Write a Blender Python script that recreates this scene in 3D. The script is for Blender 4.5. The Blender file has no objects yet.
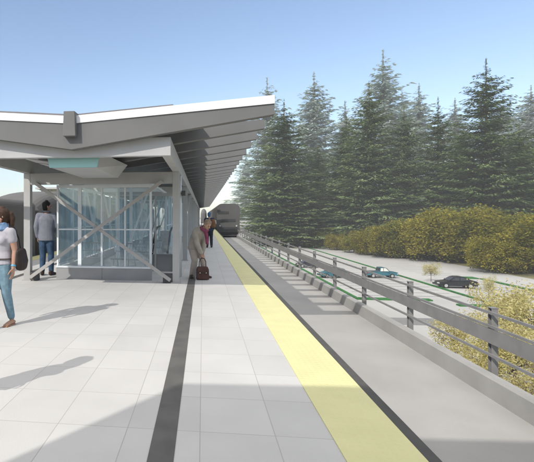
import bpy, math, random
from mathutils import Vector, Matrix, noise
R = math.radians
random.seed(11)
scn = bpy.context.scene
col = scn.collection
V = Vector

# ------------------------------------------------------------------ helpers
class MB:
    """collects shapes, then links them as ONE mesh object"""
    def __init__(s): s.v = []; s.f = []
    def add(s, vs, fs):
        o = len(s.v); s.v += [tuple(v) for v in vs]; s.f += [tuple(i + o for i in f) for f in fs]
    def box(s, x0, x1, y0, y1, z0, z1):
        s.add([(x0,y0,z0),(x1,y0,z0),(x1,y1,z0),(x0,y1,z0),(x0,y0,z1),(x1,y0,z1),(x1,y1,z1),(x0,y1,z1)],
              [(3,2,1,0),(4,5,6,7),(0,1,5,4),(1,2,6,5),(2,3,7,6),(3,0,4,7)]); return s
    def bar(s, p, q, w, h, up=(0,0,1)):
        p = V(p); q = V(q); t = (q-p).normalized(); a = V(up)
        if abs(t.dot(a)) > .99: a = V((0,1,0))
        r = t.cross(a).normalized(); u = r.cross(t)
        vs = []
        for c in (p, q):
            for i, j in ((-1,-1),(1,-1),(1,1),(-1,1)): vs.append(c + r*(i*w/2) + u*(j*h/2))
        s.add(vs, [(0,1,2,3),(7,6,5,4),(0,4,5,1),(1,5,6,2),(2,6,7,3),(3,7,4,0)]); return s
    def sweep(s, pts, rad, side=None, n=12, cap=True):
        pts = [V(p) for p in pts]; rad = [r if isinstance(r, tuple) else (r, r) for r in rad]
        if cap:
            t0 = (pts[0]-pts[1]).normalized(); t1 = (pts[-1]-pts[-2]).normalized()
            m0 = min(rad[0]); m1 = min(rad[-1])
            pts = [pts[0]+t0*m0*.9, pts[0]+t0*m0*.5] + pts + [pts[-1]+t1*m1*.5, pts[-1]+t1*m1*.9]
            rad = [tuple(x*.4 for x in rad[0]), tuple(x*.85 for x in rad[0])] + rad + [tuple(x*.85 for x in rad[-1]), tuple(x*.4 for x in rad[-1])]
        vs = []; fs = []; m = len(pts); prev = None
        for i, p in enumerate(pts):
            t = (pts[min(i+1,m-1)] - pts[max(i-1,0)]).normalized()
            a = V(side) if side is not None else (prev if prev is not None else (V((1,0,0)) if abs(t.x) < .8 else V((0,1,0))))
            sd = (a - t*a.dot(t))
            if sd.length < 1e-4: sd = V((0,1,0)) - t*t.y
            sd.normalize(); prev = sd; f = t.cross(sd)
            for k in range(n):
                an = 2*math.pi*k/n
                vs.append(p + sd*rad[i][0]*math.cos(an) + f*rad[i][1]*math.sin(an))
        for i in range(m-1):
            for k in range(n):
                fs.append((i*n+k, i*n+(k+1)%n, (i+1)*n+(k+1)%n, (i+1)*n+k))
        fs.append(tuple(range(n-1,-1,-1))); fs.append(tuple(range((m-1)*n, m*n)))
        s.add(vs, fs); return s
    def tube(s, p, q, r0, r1=None, n=10):
        return s.sweep([p, q], [r0, r0 if r1 is None else r1], n=n, cap=False)
    def ball(s, c, rx, ry=None, rz=None, n=12, m=8):
        ry = rx if ry is None else ry; rz = rx if rz is None else rz
        vs = []; fs = []
        for i in range(m+1):
            a = math.pi*(i+.02)/(m+.04)
            for k in range(n):
                b = 2*math.pi*k/n
                vs.append((c[0]+rx*math.sin(a)*math.cos(b), c[1]+ry*math.sin(a)*math.sin(b), c[2]-rz*math.cos(a)))
        for i in range(m):
            for k in range(n): fs.append((i*n+k, i*n+(k+1)%n, (i+1)*n+(k+1)%n, (i+1)*n+k))
        fs.append(tuple(range(n-1,-1,-1))); fs.append(tuple(range(m*n, m*n+n)))
        s.add(vs, fs); return s
    def prism(s, poly, axis, a0, a1):
        """extrude a 2D polygon along an axis: 'y' -> poly is (x,z); 'x' -> poly is (y,z); 'z' -> (x,y)"""
        n = len(poly)
        def mk(p, a):
            return {'y': (p[0], a, p[1]), 'x': (a, p[0], p[1]), 'z': (p[0], p[1], a)}[axis]
        vs = [mk(p, a0) for p in poly] + [mk(p, a1) for p in poly]
        fs = [tuple(range(n)), tuple(range(2*n-1, n-1, -1))] + [(i, i+n, (i+1)%n+n, (i+1)%n) for i in range(n)]
        s.add(vs, fs); return s
    def build(s, name, m, parent=None, smooth=False, bevel=0):
        me = bpy.data.meshes.new(name); me.from_pydata(s.v, [], s.f); me.validate(); me.update()
        me.materials.append(m)
        if smooth:
            me.polygons.foreach_set('use_smooth', [True]*len(me.polygons))
        o = bpy.data.objects.new(name, me); col.objects.link(o)
        if parent is not None: o.parent = parent
        if bevel:
            b = o.modifiers.new('b', 'BEVEL'); b.width = bevel; b.segments = 2; b.limit_method = 'ANGLE'
        return o

def recalc(o):
    import bmesh
    b = bmesh.new(); b.from_mesh(o.data); bmesh.ops.recalc_face_normals(b, faces=b.faces); b.to_mesh(o.data); b.free()
    return o
def tag(o, label=None, cat=None, group=None, kind=None):
    if label: o['label'] = label
    if cat: o['category'] = cat
    if group: o['group'] = group
    if kind: o['kind'] = kind
    return o
def empty(name, loc=(0,0,0), rz=0):
    o = bpy.data.objects.new(name, None); col.objects.link(o); o.location = loc; o.rotation_euler = (0,0,rz)
    o.empty_display_size = .2
    return o
def copy_tree(o, parent=None):
    c = o.copy(); col.objects.link(c); c.parent = parent
    for ch in list(o.children): copy_tree(ch, c)
    return c

# ------------------------------------------------------------------ materials
def mat(name, base, rough=.7, var=.06, scale=3.0, bump=0, bscale=40, spec=.3, metal=0, two=None, coords='Object'):
    m = bpy.data.materials.new(name); m.use_nodes = True
    nt = m.node_tree; N = nt.nodes; L = nt.links
    b = N['Principled BSDF']; b.inputs['Roughness'].default_value = rough
    b.inputs['Specular IOR Level'].default_value = spec; b.inputs['Metallic'].default_value = metal
    tc = N.new('ShaderNodeTexCoord')
    nz = N.new('ShaderNodeTexNoise'); nz.inputs['Scale'].default_value = scale; nz.inputs['Detail'].default_value = 6
    L.new(tc.outputs[coords], nz.inputs['Vector'])
    cr = N.new('ShaderNodeValToRGB')
    c0 = [max(0, c*(1-var)) for c in base]; c1 = [min(1, c*(1+var)) for c in (two or base)]
    cr.color_ramp.elements[0].color = (*c0, 1); cr.color_ramp.elements[1].color = (*c1, 1)
    cr.color_ramp.elements[0].position = .35; cr.color_ramp.elements[1].position = .65
    L.new(nz.outputs['Fac'], cr.inputs['Fac']); L.new(cr.outputs['Color'], b.inputs['Base Color'])
    if bump:
        n2 = N.new('ShaderNodeTexNoise'); n2.inputs['Scale'].default_value = bscale; n2.inputs['Detail'].default_value = 4
        L.new(tc.outputs[coords], n2.inputs['Vector'])
        bp = N.new('ShaderNodeBump'); bp.inputs['Strength'].default_value = bump; bp.inputs['Distance'].default_value = .01
        L.new(n2.outputs['Fac'], bp.inputs['Height']); L.new(bp.outputs['Normal'], b.inputs['Normal'])
    return m
def g(v): return (v, v, v)

def paver_mat():
    m = mat('paver_concrete', (.54,.535,.525), .75, .04, 1.3, .15, 120)
    nt = m.node_tree; N = nt.nodes; L = nt.links; b = N['Principled BSDF']
    src = b.inputs['Base Color'].links[0].from_socket
    tc = N.new('ShaderNodeTexCoord'); sp = N.new('ShaderNodeSeparateXYZ'); L.new(tc.outputs['Object'], sp.inputs[0])
    def mth(op, a, bb=None):
        n = N.new('ShaderNodeMath'); n.operation = op
        for i, x in enumerate((a, bb)):
            if x is None: continue
            if isinstance(x, (int, float)): n.inputs[i].default_value = x
            else: L.new(x, n.inputs[i])
        return n.outputs[0]
    def line(sock, off, pitch, w):
        a = mth('DIVIDE', mth('ADD', sock, 100*pitch - off), pitch)
        fr = mth('FRACT', a)
        d = mth('MINIMUM', fr, mth('SUBTRACT', 1.0, fr))
        return mth('LESS_THAN', d, w/pitch/2), mth('FLOOR', a)
    lx, ix = line(sp.outputs['X'], -.02, .51, .007)
    ly, iy = line(sp.outputs['Y'], .75-.6, .6, .007)
    seam = mth('MAXIMUM', lx, ly)
    cb = N.new('ShaderNodeCombineXYZ'); L.new(ix, cb.inputs[0]); L.new(iy, cb.inputs[1])
    wn = N.new('ShaderNodeTexWhiteNoise'); wn.noise_dimensions = '2D'; L.new(cb.outputs[0], wn.inputs['Vector'])
    k = mth('ADD', mth('MULTIPLY', wn.outputs['Value'], .07), .96)
    mx = N.new('ShaderNodeMix'); mx.data_type = 'RGBA'; mx.blend_type = 'MULTIPLY'; mx.inputs['Factor'].default_value = 1
    L.new(src, mx.inputs['A']); L.new(k, mx.inputs['B'])
    m2 = N.new('ShaderNodeMix'); m2.data_type = 'RGBA'; L.new(seam, m2.inputs['Factor'])
    L.new(mx.outputs['Result'], m2.inputs['A']); m2.inputs['B'].default_value = (.40,.39,.375,1)
    L.new(m2.outputs['Result'], b.inputs['Base Color'])
    return m

def foliage_mat(name, cols, scale=1.2, trans=.25):
    m = bpy.data.materials.new(name); m.use_nodes = True
    nt = m.node_tree; N = nt.nodes; L = nt.links
    N.remove(N['Principled BSDF']); out = N['Material Output']
    tc = N.new('ShaderNodeTexCoord'); nz = N.new('ShaderNodeTexNoise'); nz.inputs['Scale'].default_value = scale; nz.inputs['Detail'].default_value = 5
    L.new(tc.outputs['Object'], nz.inputs['Vector'])
    ge = N.new('ShaderNodeNewGeometry'); oi = N.new('ShaderNodeObjectInfo')
    a = N.new('ShaderNodeMath'); a.operation = 'MULTIPLY_ADD'; a.inputs[1].default_value = .35; L.new(ge.outputs['Random Per Island'], a.inputs[0])
    L.new(nz.outputs['Fac'], a.inputs[2])
    a2 = N.new('ShaderNodeMath'); a2.operation = 'MULTIPLY_ADD'; a2.inputs[1].default_value = .16; L.new(oi.outputs['Random'], a2.inputs[0]); L.new(a.outputs[0], a2.inputs[2])
    cr = N.new('ShaderNodeValToRGB'); n = len(cols)
    while len(cr.color_ramp.elements) < n: cr.color_ramp.elements.new(.5)
    for i, c in enumerate(cols):
        cr.color_ramp.elements[i].position = .4 + .62*i/(n-1); cr.color_ramp.elements[i].color = (*c, 1)
    L.new(a2.outputs[0], cr.inputs['Fac'])
    d = N.new('ShaderNodeBsdfDiffuse'); t = N.new('ShaderNodeBsdfTranslucent'); mx = N.new('ShaderNodeMixShader'); mx.inputs[0].default_value = trans
    L.new(cr.outputs['Color'], d.inputs['Color']); L.new(cr.outputs['Color'], t.inputs['Color'])
    L.new(d.outputs[0], mx.inputs[1]); L.new(t.outputs[0], mx.inputs[2]); L.new(mx.outputs[0], out.inputs['Surface'])
    return m

def glass_mat(name, tint, refl=.12, brighten=0):
    m = bpy.data.materials.new(name); m.use_nodes = True
    nt = m.node_tree; N = nt.nodes; L = nt.links
    N.remove(N['Principled BSDF']); out = N['Material Output']
    t = N.new('ShaderNodeBsdfTransparent'); t.inputs['Color'].default_value = (*tint, 1)
    gl = N.new('ShaderNodeBsdfGlossy'); gl.inputs['Roughness'].default_value = .04; gl.inputs['Color'].default_value = (.85,.95,1,1)
    fr = N.new('ShaderNodeFresnel'); fr.inputs['IOR'].default_value = 1.5
    ma = N.new('ShaderNodeMath'); ma.operation = 'ADD'; ma.inputs[1].default_value = refl; L.new(fr.outputs[0], ma.inputs[0])
    mx = N.new('ShaderNodeMixShader'); L.new(ma.outputs[0], mx.inputs[0]); L.new(t.outputs[0], mx.inputs[1]); L.new(gl.outputs[0], mx.inputs[2])
    if brighten:  # pale blue diffuse share put in to brighten the shaded panes
        df = N.new('ShaderNodeBsdfDiffuse'); tl = N.new('ShaderNodeBsdfTranslucent'); m1 = N.new('ShaderNodeMixShader'); m2 = N.new('ShaderNodeMixShader')
        for q in (df, tl): q.inputs['Color'].default_value = (.74,.88,.93,1)
        L.new(df.outputs[0], m1.inputs[1]); L.new(tl.outputs[0], m1.inputs[2]); m1.inputs[0].default_value = .5
        m2.inputs[0].default_value = brighten; L.new(mx.outputs[0], m2.inputs[1]); L.new(m1.outputs[0], m2.inputs[2]); L.new(m2.outputs[0], out.inputs['Surface'])
    else: L.new(mx.outputs[0], out.inputs['Surface'])
    return m

M = {}
M['paver'] = paver_mat()
M['dark_band'] = mat('dark_grey_paver', (.115,.112,.108), .8, .12, 4, .2, 90)
M['yellow'] = mat('yellow_tactile', (.67,.645,.345), .7, .035, 3, .15, 60)
def domes(m, pitch):
    nt = m.node_tree; N = nt.nodes; L = nt.links; b = N['Principled BSDF']
    tc = N.new('ShaderNodeTexCoord'); vo = N.new('ShaderNodeTexVoronoi'); vo.voronoi_dimensions = '2D'
    vo.inputs['Randomness'].default_value = 0; vo.inputs['Scale'].default_value = 1/pitch
    L.new(tc.outputs['Object'], vo.inputs['Vector'])
    mr = N.new('ShaderNodeMapRange'); mr.interpolation_type = 'SMOOTHSTEP'; mr.inputs['From Min'].default_value = .36; mr.inputs['From Max'].default_value = .18
    L.new(vo.outputs['Distance'], mr.inputs['Value'])
    bp = N.new('ShaderNodeBump'); bp.inputs['Strength'].default_value = .35; bp.inputs['Distance'].default_value = .005
    L.new(mr.outputs['Result'], bp.inputs['Height']); L.new(bp.outputs['Normal'], b.inputs['Normal'])
domes(M['yellow'], .06)
M['nosing'] = mat('edge_nosing', (.085,.083,.08), .8, .1, 5)
M['slab'] = mat('slab_concrete', g(.36), .85, .1, 2)
M['track'] = mat('trackbed_concrete', (.375,.37,.36), .85, .08, .7, .3, 60)
M['kerb'] = mat('kerb_concrete', (.34,.335,.325), .85, .09, 1.2, .25, 50)
M['post'] = mat('fence_steel', (.225,.222,.22), .6, .08, 5, spec=.3)
M['steel'] = mat('pale_steel', (.46,.46,.46), .5, .04, 3, spec=.4)
M['steel2'] = mat('column_steel', (.44,.435,.425), .5, .04, 3, spec=.4)
M['brace'] = mat('brace_steel', (.42,.405,.39), .5, .04, 3)
M['rafter'] = mat('rafter_grey', (.16,.16,.16), .65, .06, 1.5)
M['fascia'] = mat('white_fascia', g(.84), .5, .015, 2)
M['deck'] = mat('roof_deck', g(.30), .7, .08, 1)
M['roofing'] = mat('roofing', (.19,.18,.19), .8, .1, 3)
M['teal'] = mat('teal_panel', (.33,.58,.57), .3, .02, 2)
M['duct'] = mat('ceiling_box', g(.46), .55, .04, 2)
M['plinth'] = mat('plinth_concrete', g(.33), .8, .06, 2.5, .2, 60)
M['darkbox'] = mat('dark_footing', g(.09), .8, .1, 6)
M['rubber'] = mat('black_rubber', g(.015), .5, .1, 5)
M['glass'] = glass_mat('pale_blue_glass', (.97,.992,1), .01, .09)
M['sky_pale'] = foliage_mat('sky_pale_glass', [(.52,.74,.82),(.62,.80,.86)], .5, .5)  # pale blue colour stands in for sky brightness in the glass
M['mull'] = mat('mullion_paint', (.78,.82,.84), .45, .03, 3)
M['escal'] = mat('brushed_steel', g(.42), .35, .1, 20, metal=.6)
M['train_front'] = mat('train_front_grey', (.09,.088,.086), .8, .07, .8, spec=.15)
M['train'] = mat('train_grey', (.14,.137,.134), .8, .07, .8, spec=.15)
M['train_dark'] = mat('train_window', g(.035), .25, .1, 2, spec=.6)
M['train_roof'] = mat('train_roof', g(.11), .7, .1, 1)
M['lot'] = mat('parking_concrete', (.41,.405,.39), .9, .07, .12, coords='Object')
M['lotline'] = mat('stall_line', g(.17), .9, .1, 2)
M['lane'] = mat('dark_lane', g(.2), .9, .1, .6)
M['turf'] = mat('green_strip', (.03,.14,.035), .9, .3, 2)
M['soil'] = mat('forest_ground', (.11,.12,.06), .95, .4, .15, two=(.2,.18,.09))
M['slope'] = mat('slope_ground', (.28,.28,.22), .95, .2, .8, two=(.36,.34,.24))
M['bark'] = mat('bark', (.10,.075,.06), .9, .3, 4)
M['bark2'] = mat('pale_bark', (.20,.16,.15), .9, .2, 6)
M['wallc'] = mat('building_wall', g(.42), .8, .06, 1)
M['skin'] = mat('skin_light', (.56,.34,.25), .55, .05, 8, spec=.3)
M['skin2'] = mat('skin_tan', (.42,.25,.18), .55, .05, 8, spec=.3)
M['eye'] = mat('eye_dark', g(.02), .2, .1, 5)
M['lip'] = mat('lips', (.42,.16,.14), .5, .05, 8)

# ------------------------------------------------------------------ camera, world, sun
EYE = 1.5
cam = bpy.data.cameras.new('camera'); co = bpy.data.objects.new('camera', cam); col.objects.link(co)
YAW = math.atan(55/450)
co.location = (0, 0, EYE); co.rotation_euler = (R(90), 0, YAW)
cam.sensor_width = 36; cam.lens = 36*450/534
cam.shift_x = (267-148)/534; cam.shift_y = -(231-216)/534
cam.clip_start = .05; cam.clip_end = 4000
scn.camera = co
EL = R(37.6); AZ = math.atan2(.58, .815)
sd = V((math.sin(AZ)*math.cos(EL), math.cos(AZ)*math.cos(EL), -math.sin(EL)))
sl = bpy.data.lights.new('sun', 'SUN'); sl.energy = SUN_E = 2.0; sl.angle = R(.5); sl.color = (1,.95,.87)
so = bpy.data.objects.new('sun', sl); col.objects.link(so); so.rotation_euler = sd.to_track_quat('-Z','Y').to_euler(); so.location = (-20,-30,40)
w = bpy.data.worlds.new('World'); scn.world = w; w.use_nodes = True
wn = w.node_tree.nodes; wl = w.node_tree.links
sky = wn.new('ShaderNodeTexSky'); sky.sky_type = 'NISHITA'; sky.sun_disc = False
sky.sun_elevation = EL; sky.sun_rotation = AZ + math.pi; sky.air_density = 1.0; sky.dust_density = .9; sky.ozone_density = 1.7
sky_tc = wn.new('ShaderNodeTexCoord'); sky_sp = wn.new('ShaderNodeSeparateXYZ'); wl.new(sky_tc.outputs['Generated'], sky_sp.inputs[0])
sky_fill = wn.new('ShaderNodeMapRange'); sky_fill.interpolation_type = 'SMOOTHSTEP'      # white overhead fill added to lighten the shade, blue sky lower down
sky_fill.inputs['From Min'].default_value = .42; sky_fill.inputs['From Max'].default_value = .66; wl.new(sky_sp.outputs['Z'], sky_fill.inputs['Value'])
vm = wn.new('ShaderNodeMix'); vm.data_type = 'RGBA'; wl.new(sky_fill.outputs['Result'], vm.inputs['Factor'])
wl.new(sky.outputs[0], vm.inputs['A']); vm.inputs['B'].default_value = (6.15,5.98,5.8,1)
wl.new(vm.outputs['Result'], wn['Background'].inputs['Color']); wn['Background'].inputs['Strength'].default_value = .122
scn.view_settings.view_transform = 'Standard'; scn.view_settings.look = 'None'
scn.view_settings.gamma = 1; scn.view_settings.use_curve_mapping = False
scn.view_settings.exposure = 0.84
scn.render.engine = 'CYCLES'
scn.cycles.max_bounces = 8; scn.cycles.transparent_max_bounces = 24; scn.cycles.volume_bounces = 0
scn.cycles.use_denoising = True

# ------------------------------------------------------------------ ground and platform
GZ = -6.8
TZ = -.85
def hill(x, y):
    a = max(0, min(1, (x-62)/90)); a = a*a*(3-2*a)
    return GZ - .012 + 16*a + (noise.noise(V((x*.02, y*.02, 0)))*2.0*a)
def ground():
    xs = [-1500,-600,-200,-60,-20,4.0,9,14.3,30,45] + [50+12*i for i in range(20)] + [420,800,1500]
    ys = [-600,-200,-60] + [-20+15*i for i in range(32)] + [600,1000,1600,2500]
    mb = MB(); vs = []; nx = len(xs)
    for y in ys:
        for x in xs: vs.append((x, y, hill(x, y)))
    fs = [(j*nx+i, j*nx+i+1, (j+1)*nx+i+1, (j+1)*nx+i) for j in range(len(ys)-1) for i in range(nx-1)]
    mb.add(vs, fs); return mb.build('ground', M['soil'])
tag(ground(), kind='structure')
mb = MB(); mb.prism([(3.98,GZ-.1),(3.98,-2.6),(5.5,-3.2),(13.2,GZ-.02),(13.2,GZ-.1)], 'y', -20, 150)
tag(recalc(mb.build('embankment', M['slope'])), kind='structure')
mb = MB(); mb.add([(13.1,2,GZ),(43,2,GZ),(43,95,GZ),(33,160,GZ),(26,235,GZ),(13.1,235,GZ)], [(0,1,2,3,4,5)])
tag(mb.build('parking_lot', M['lot']), kind='structure')
mb = MB()
y = 49.5
while y < 150:
    mb.add([(16.2,y,GZ+.006),(26.2,y,GZ+.006),(26.2,y+.17,GZ+.006),(16.2,y+.17,GZ+.006)], [(0,1,2,3)]); y += 2.2
y = 50
while y < 84:
    mb.add([(30.8,y,GZ+.006),(35.6,y,GZ+.006),(35.6,y+.15,GZ+.006),(30.8,y+.15,GZ+.006)], [(0,1,2,3)]); y += 2.2
tag(mb.build('stall_lines', M['lotline']), kind='structure')
mb = MB(); mb.add([(15.0,36.4,GZ+.005),(27,36.8,GZ+.005),(27,39.2,GZ+.005),(15.0,38.9,GZ+.005)], [(0,1,2,3)])
tag(mb.build('cross_lane', M['lane']), kind='structure')
mb = MB()
for a in ((15.1,15.45,46.8,180),(15.5,22.2,46.8,47.6),(26.85,27.15,45,160),(23.4,31.3,44.4,45.1),(36,36.5,22,64),(33.4,36,64,65.5)):
    mb.box(a[0],a[1],a[2],a[3],GZ-.05,GZ+.13)
tag(mb.build('grass_strips', M['turf']), kind='structure')

Y0, Y1 = -14, 210
mb = MB(); mb.box(-6.29, 1.431, Y0, Y1, TZ-.3, -.004)
tag(mb.build('platform_slab', M['slab']), kind='structure')
mb = MB(); mb.add([(-5.69,Y0,0),(.87,Y0,0),(.87,Y1,0),(-5.69,Y1,0)], [(0,1,2,3)])
tag(mb.build('platform_paving', M['paver']), kind='structure')
mb = MB()
for a, b in ((-.341,-.179),(-4.66,-4.5)):
    mb.add([(a,Y0,.004),(b,Y0,.004),(b,Y1,.004),(a,Y1,.004)], [(0,1,2,3)])
tag(mb.build('dark_paving_bands', M['dark_band']), kind='structure')
mb = MB(); mb.box(.87, 1.362, Y0, Y1, -.003, .007); mb.box(-6.21, -5.69, Y0, Y1, -.003, .007)
tag(mb.build('tactile_strip', M['yellow']), kind='structure')
mb = MB(); mb.box(1.362, 1.445, Y0, Y1, -.12, .006); mb.box(-6.30, -6.21, Y0, Y1, -.12, .006)
tag(mb.build('platform_nosing', M['nosing']), kind='structure')
mb = MB(); mb.box(1.40, 3.97, Y0, Y1, TZ-.6, TZ); mb.box(-9.6, -6.2, Y0, Y1, TZ-.6, TZ)
mb.box(-9.6, -6.2, Y0, Y1, GZ-.1, TZ-.6); mb.box(-6.2, 3.96, Y0, Y1, GZ-.1, TZ-.6)
tag(mb.build('trackbed', M['track']), kind='structure')

# kerb wall along the track
mb = MB(); mb.prism([(3.67,TZ-.02),(3.67,TZ+.25),(3.69,TZ+.27),(3.80,TZ+.27),(3.80,TZ-.02)], 'y', -8, 150)
k = recalc(mb.build('kerb_wall', M['kerb'])); tag(k, 'long low concrete kerb wall between the trackbed and the steel railing', 'kerb wall')

# ------------------------------------------------------------------ fence
fence = empty('railing', (3.85,0,TZ)); tag(fence, 'grey steel railing with H-shaped posts and wide rail plate beside the track', 'railing')
def fm(): return MB()
FP = (3.85,0,TZ)
def rel(o, base):
    for v in o.data.vertices: v.co -= V(base)
    return o
pz0, pz1 = TZ+.02, EYE-1.235
px = 3.86
post = MB()
post.box(px-.040,px+.040,-.040,-.032,pz0,pz1); post.box(px-.040,px+.040,.032,.040,pz0,pz1); post.box(px-.005,px+.005,-.032,.032,pz0,pz1-.002)
post.box(px-.045,px+.045,-.045,.045,pz1,pz1+.010); post.box(px-.052,px+.062,-.075,.075,pz0-.02,pz0)
p0 = rel(post.build('post', M['post'], fence), FP)
n = 0
for i in range(56):
    o = p0 if i == 0 else p0.copy()
    if i: col.objects.link(o); o.parent = fence
    o.location = (0, 6.55-2*2.43+i*2.43, 0)
YA, YB = -3, 136
mb = MB(); mb.box(3.775, 3.80, YA, YB, EYE-1.69, EYE-1.50); rel(mb.build('rail_plate', M['post'], fence), FP)
for H in (1.285, 1.465, 1.845):
    mb = MB(); mb.box(3.775, 3.80, YA, YB, EYE-H-.018, EYE-H+.018); rel(mb.build('thin_rail', M['post'], fence), FP)

# ------------------------------------------------------------------ canopy
CX = -2.14; RH = 3.238; YC = 7.15; PITCH = 1.13; NR = 62; YE = YC + PITCH*NR
can = empty('platform_canopy', (CX,10.1,0)); tag(can, 'long butterfly roof canopy on pale steel posts with white fascia and grey rafters', 'canopy')
CB = (CX,10.1,0)
def zb(x): return 2.589 + .1507*abs(x-CX)        # underside of rafters
def zt(x): return 3.005 + .0717*abs(x-CX)        # top of rafters
def part(mb, name, m, par=can, base=CB, **k): return rel(recalc(mb.build(name, m, par, **k)), base)
xl, xr = CX-RH, CX+RH
def rafter(y, t):
    mb = MB()
    mb.prism([(xl,zb(xl)),(CX,zb(CX)),(xr,zb(xr)),(xr,zt(xr)),(CX,zt(CX)),(xl,zt(xl))], 'y', y, y+t)
    return mb
part(rafter(YC, .16), 'front_rafter', M['rafter'])
r0 = part(rafter(YC+PITCH, .16), 'rafter', M['rafter'])
for i in range(2, NR+1):
    o = r0.copy(); col.objects.link(o); o.parent = can; o.location = (0, PITCH*(i-1), 0)
for sgn, name in ((-1,'l'),(1,'r')):
    xe = CX + sgn*RH; xs_ = CX + sgn*.09
    mb = MB(); mb.prism([(xs_,zt(xs_)+.003),(xe,zt(xe)+.003),(xe,zt(xe)+.132),(xs_,zt(xs_)+.126)], 'y', YC-.02, YC+.10)
    part(mb, 'white_fascia', M['fascia'])
    xd = CX + sgn*2.05
    for xi, ya, yb in ((CX,YC+.11,10.6),(CX+sgn*.98,10.603,YE+.15)):
        mb = MB(); mb.prism([(xi,zt(xi)+.004),(xd,zt(xd)+.004),(xd,zt(xd)+.07),(xi,zt(xi)+.07)], 'y', ya, yb)
        part(mb, 'roof_deck', M['deck'])
    xi = CX+sgn*.975; mb = MB(); mb.prism([(CX,zt(CX)+.02),(xi,zt(xi)+.02),(xi,zt(xi)+.04),(CX,zt(CX)+.04)], 'y', 10.61, YE)
    part(mb, 'added_skylight', M['glass'])  # added pane, unseen from the camera, lets daylight into the glass room
    xd = CX + sgn*1.66
    mb = MB(); mb.prism([(CX,zt(CX)+.125),(xd,zt(xd)+.125),(xd,zt(xd)+.185),(CX,zt(CX)+.185)], 'y', YC+.12, 10.6)
    part(mb, 'roofing_panel', M['roofing'])
mb = MB(); mb.prism([(CX-.105,2.79),(CX+.105,2.79),(CX+.09,3.19),(CX-.09,3.19)], 'y', YC-.12, YC+.3)
part(mb, 'gutter_box', M['rafter'], bevel=.006)
# beams
XR, XL = -.60, -4.06
mb = MB(); mb.box(XL-.075, XR+.075, 7.33, 7.48, 2.49, 2.787); part(mb, 'front_beam', M['steel'])
for x in (XR, XL):
    mb = MB(); mb.box(x-.073, x+.073, 7.482, YE, 2.492, 2.785); part(mb, 'side_beam', M['steel2'])
mb = MB()
for x in (XL-.02, XR-.02):
    pass
ys_posts = [10.1+5.1*i for i in range(13)]
pm = MB(); pm.box(XR-.075, XR+.075, 10.03, 10.18, 0, 2.489); pm.box(XR-.11,XR+.11,9.99,10.21,0,.02)
P0 = part(pm, 'post', M['steel2'])
for i, yy in enumerate(ys_posts):
    for x in (XR, XL):
        if i == 0 and x == XR: continue
        o = P0.copy(); col.objects.link(o); o.parent = can; o.location = (x-XR, yy-10.1, 0)
tb = MB(); tb.box(XL+.077, XR-.077, 10.04, 10.17, 2.23, 2.486)
T0 = part(tb, 'tie_beam', M['steel2'])
for i in range(1,13):
    o = T0.copy(); col.objects.link(o); o.parent = can; o.location = (0, 5.1*i, 0)
b1 = MB(); b1.bar((XL+.22,9.985,2.26),(XR-.12,9.985,.07),.05,.075); part(b1, 'diagonal_brace', M['brace'])
b1 = MB(); b1.bar((XL+.12,9.935,.09),(XR-.30,9.935,2.27),.05,.075); part(b1, 'diagonal_brace', M['brace'])
for x0, x1 in ((XR-.29,XR-.078),(XL+.078,XL+.25)):
    mb = MB(); mb.box(x0, x1, 10.02, 10.2, 0, .20); part(mb, 'footing_block', M['darkbox'])
# side braces between later posts on the track side
for x in (XR, XL):
    for i in (1,3,5,7):
        mb = MB(); yy = ys_posts[i]
        mb.bar((x,yy+.1,.1),(x,yy+5.0,2.45),.05,.06); part(mb, 'diagonal_brace', M['brace'])
# hanging ceiling box with a teal front
mb = MB()
fr = [(-2.60,2.33),(-1.83,2.33),(-1.76,2.60),(-2.66,2.60)]; bk = [(-2.60,2.33),(-1.83,2.33),(-1.62,2.60),(-2.80,2.60)]
vs = [(x,7.56,z) for x,z in fr] + [(x,9.6,z) for x,z in bk]
mb.add(vs, [(0,1,2,3),(7,6,5,4),(0,4,5,1),(1,5,6,2),(2,6,7,3),(3,7,4,0)])
part(mb, 'ceiling_box', M['duct'])
mb = MB(); mb.prism([(-2.64,2.335),(-1.80,2.335),(-1.75,2.56),(-2.69,2.56)], 'y', 7.53, 7.558); part(mb, 'teal_panel', M['teal'])
# little camera / speaker on the post and downpipe
mb = MB(); mb.box(XR+.085, XR+.17, 11.0, 11.2, 2.0, 2.12); mb.box(XR+.04,XR+.085,11.08,11.12,2.04,2.08); part(mb, 'loudspeaker', M['darkbox'])
mb = MB(); mb.tube((XR+.05,11.1,0),(XR+.05,11.1,2.49),.03); part(mb, 'downpipe', M['mull'], smooth=True)

# ------------------------------------------------------------------ glass enclosure
gx0, gx1, gy0, gy1 = -3.48, -1.19, 10.4, 30.5
GB = (-2.33, gy0, 0)
enc = empty('glass_waiting_room', GB); tag(enc, 'glazed waiting room with white mullions on a grey plinth under the canopy', 'waiting room')
def gp(mb, name, m, **k): return part(mb, name, m, enc, GB, **k)
mb = MB(); mb.box(gx0,-2.365,gy0,gy0+.12,0,.27); gp(mb, 'plinth', M['plinth'], bevel=.004)
mb = MB(); mb.box(-2.36,gx1,gy0,gy0+.12,0,.27); gp(mb, 'plinth', M['plinth'], bevel=.004)
mb = MB(); mb.box(gx0,gx0+.1,gy0+.122,gy1,0,.27); gp(mb, 'plinth', M['plinth'])
mb = MB(); mb.box(gx1-.1,gx1,gy0+4.2,gy1,0,.27); gp(mb, 'plinth', M['plinth'])
mb = MB(); mb.box(gx0-.01,gx1+.01,gy0-.015,gy0+.13,.272,.31); gp(mb, 'sill', M['mull'])
mb = MB(); mb.box(gx0,gx1,gy0+.03,gy0+.09,2.17,2.24); gp(mb, 'head_rail', M['mull'])
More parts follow.
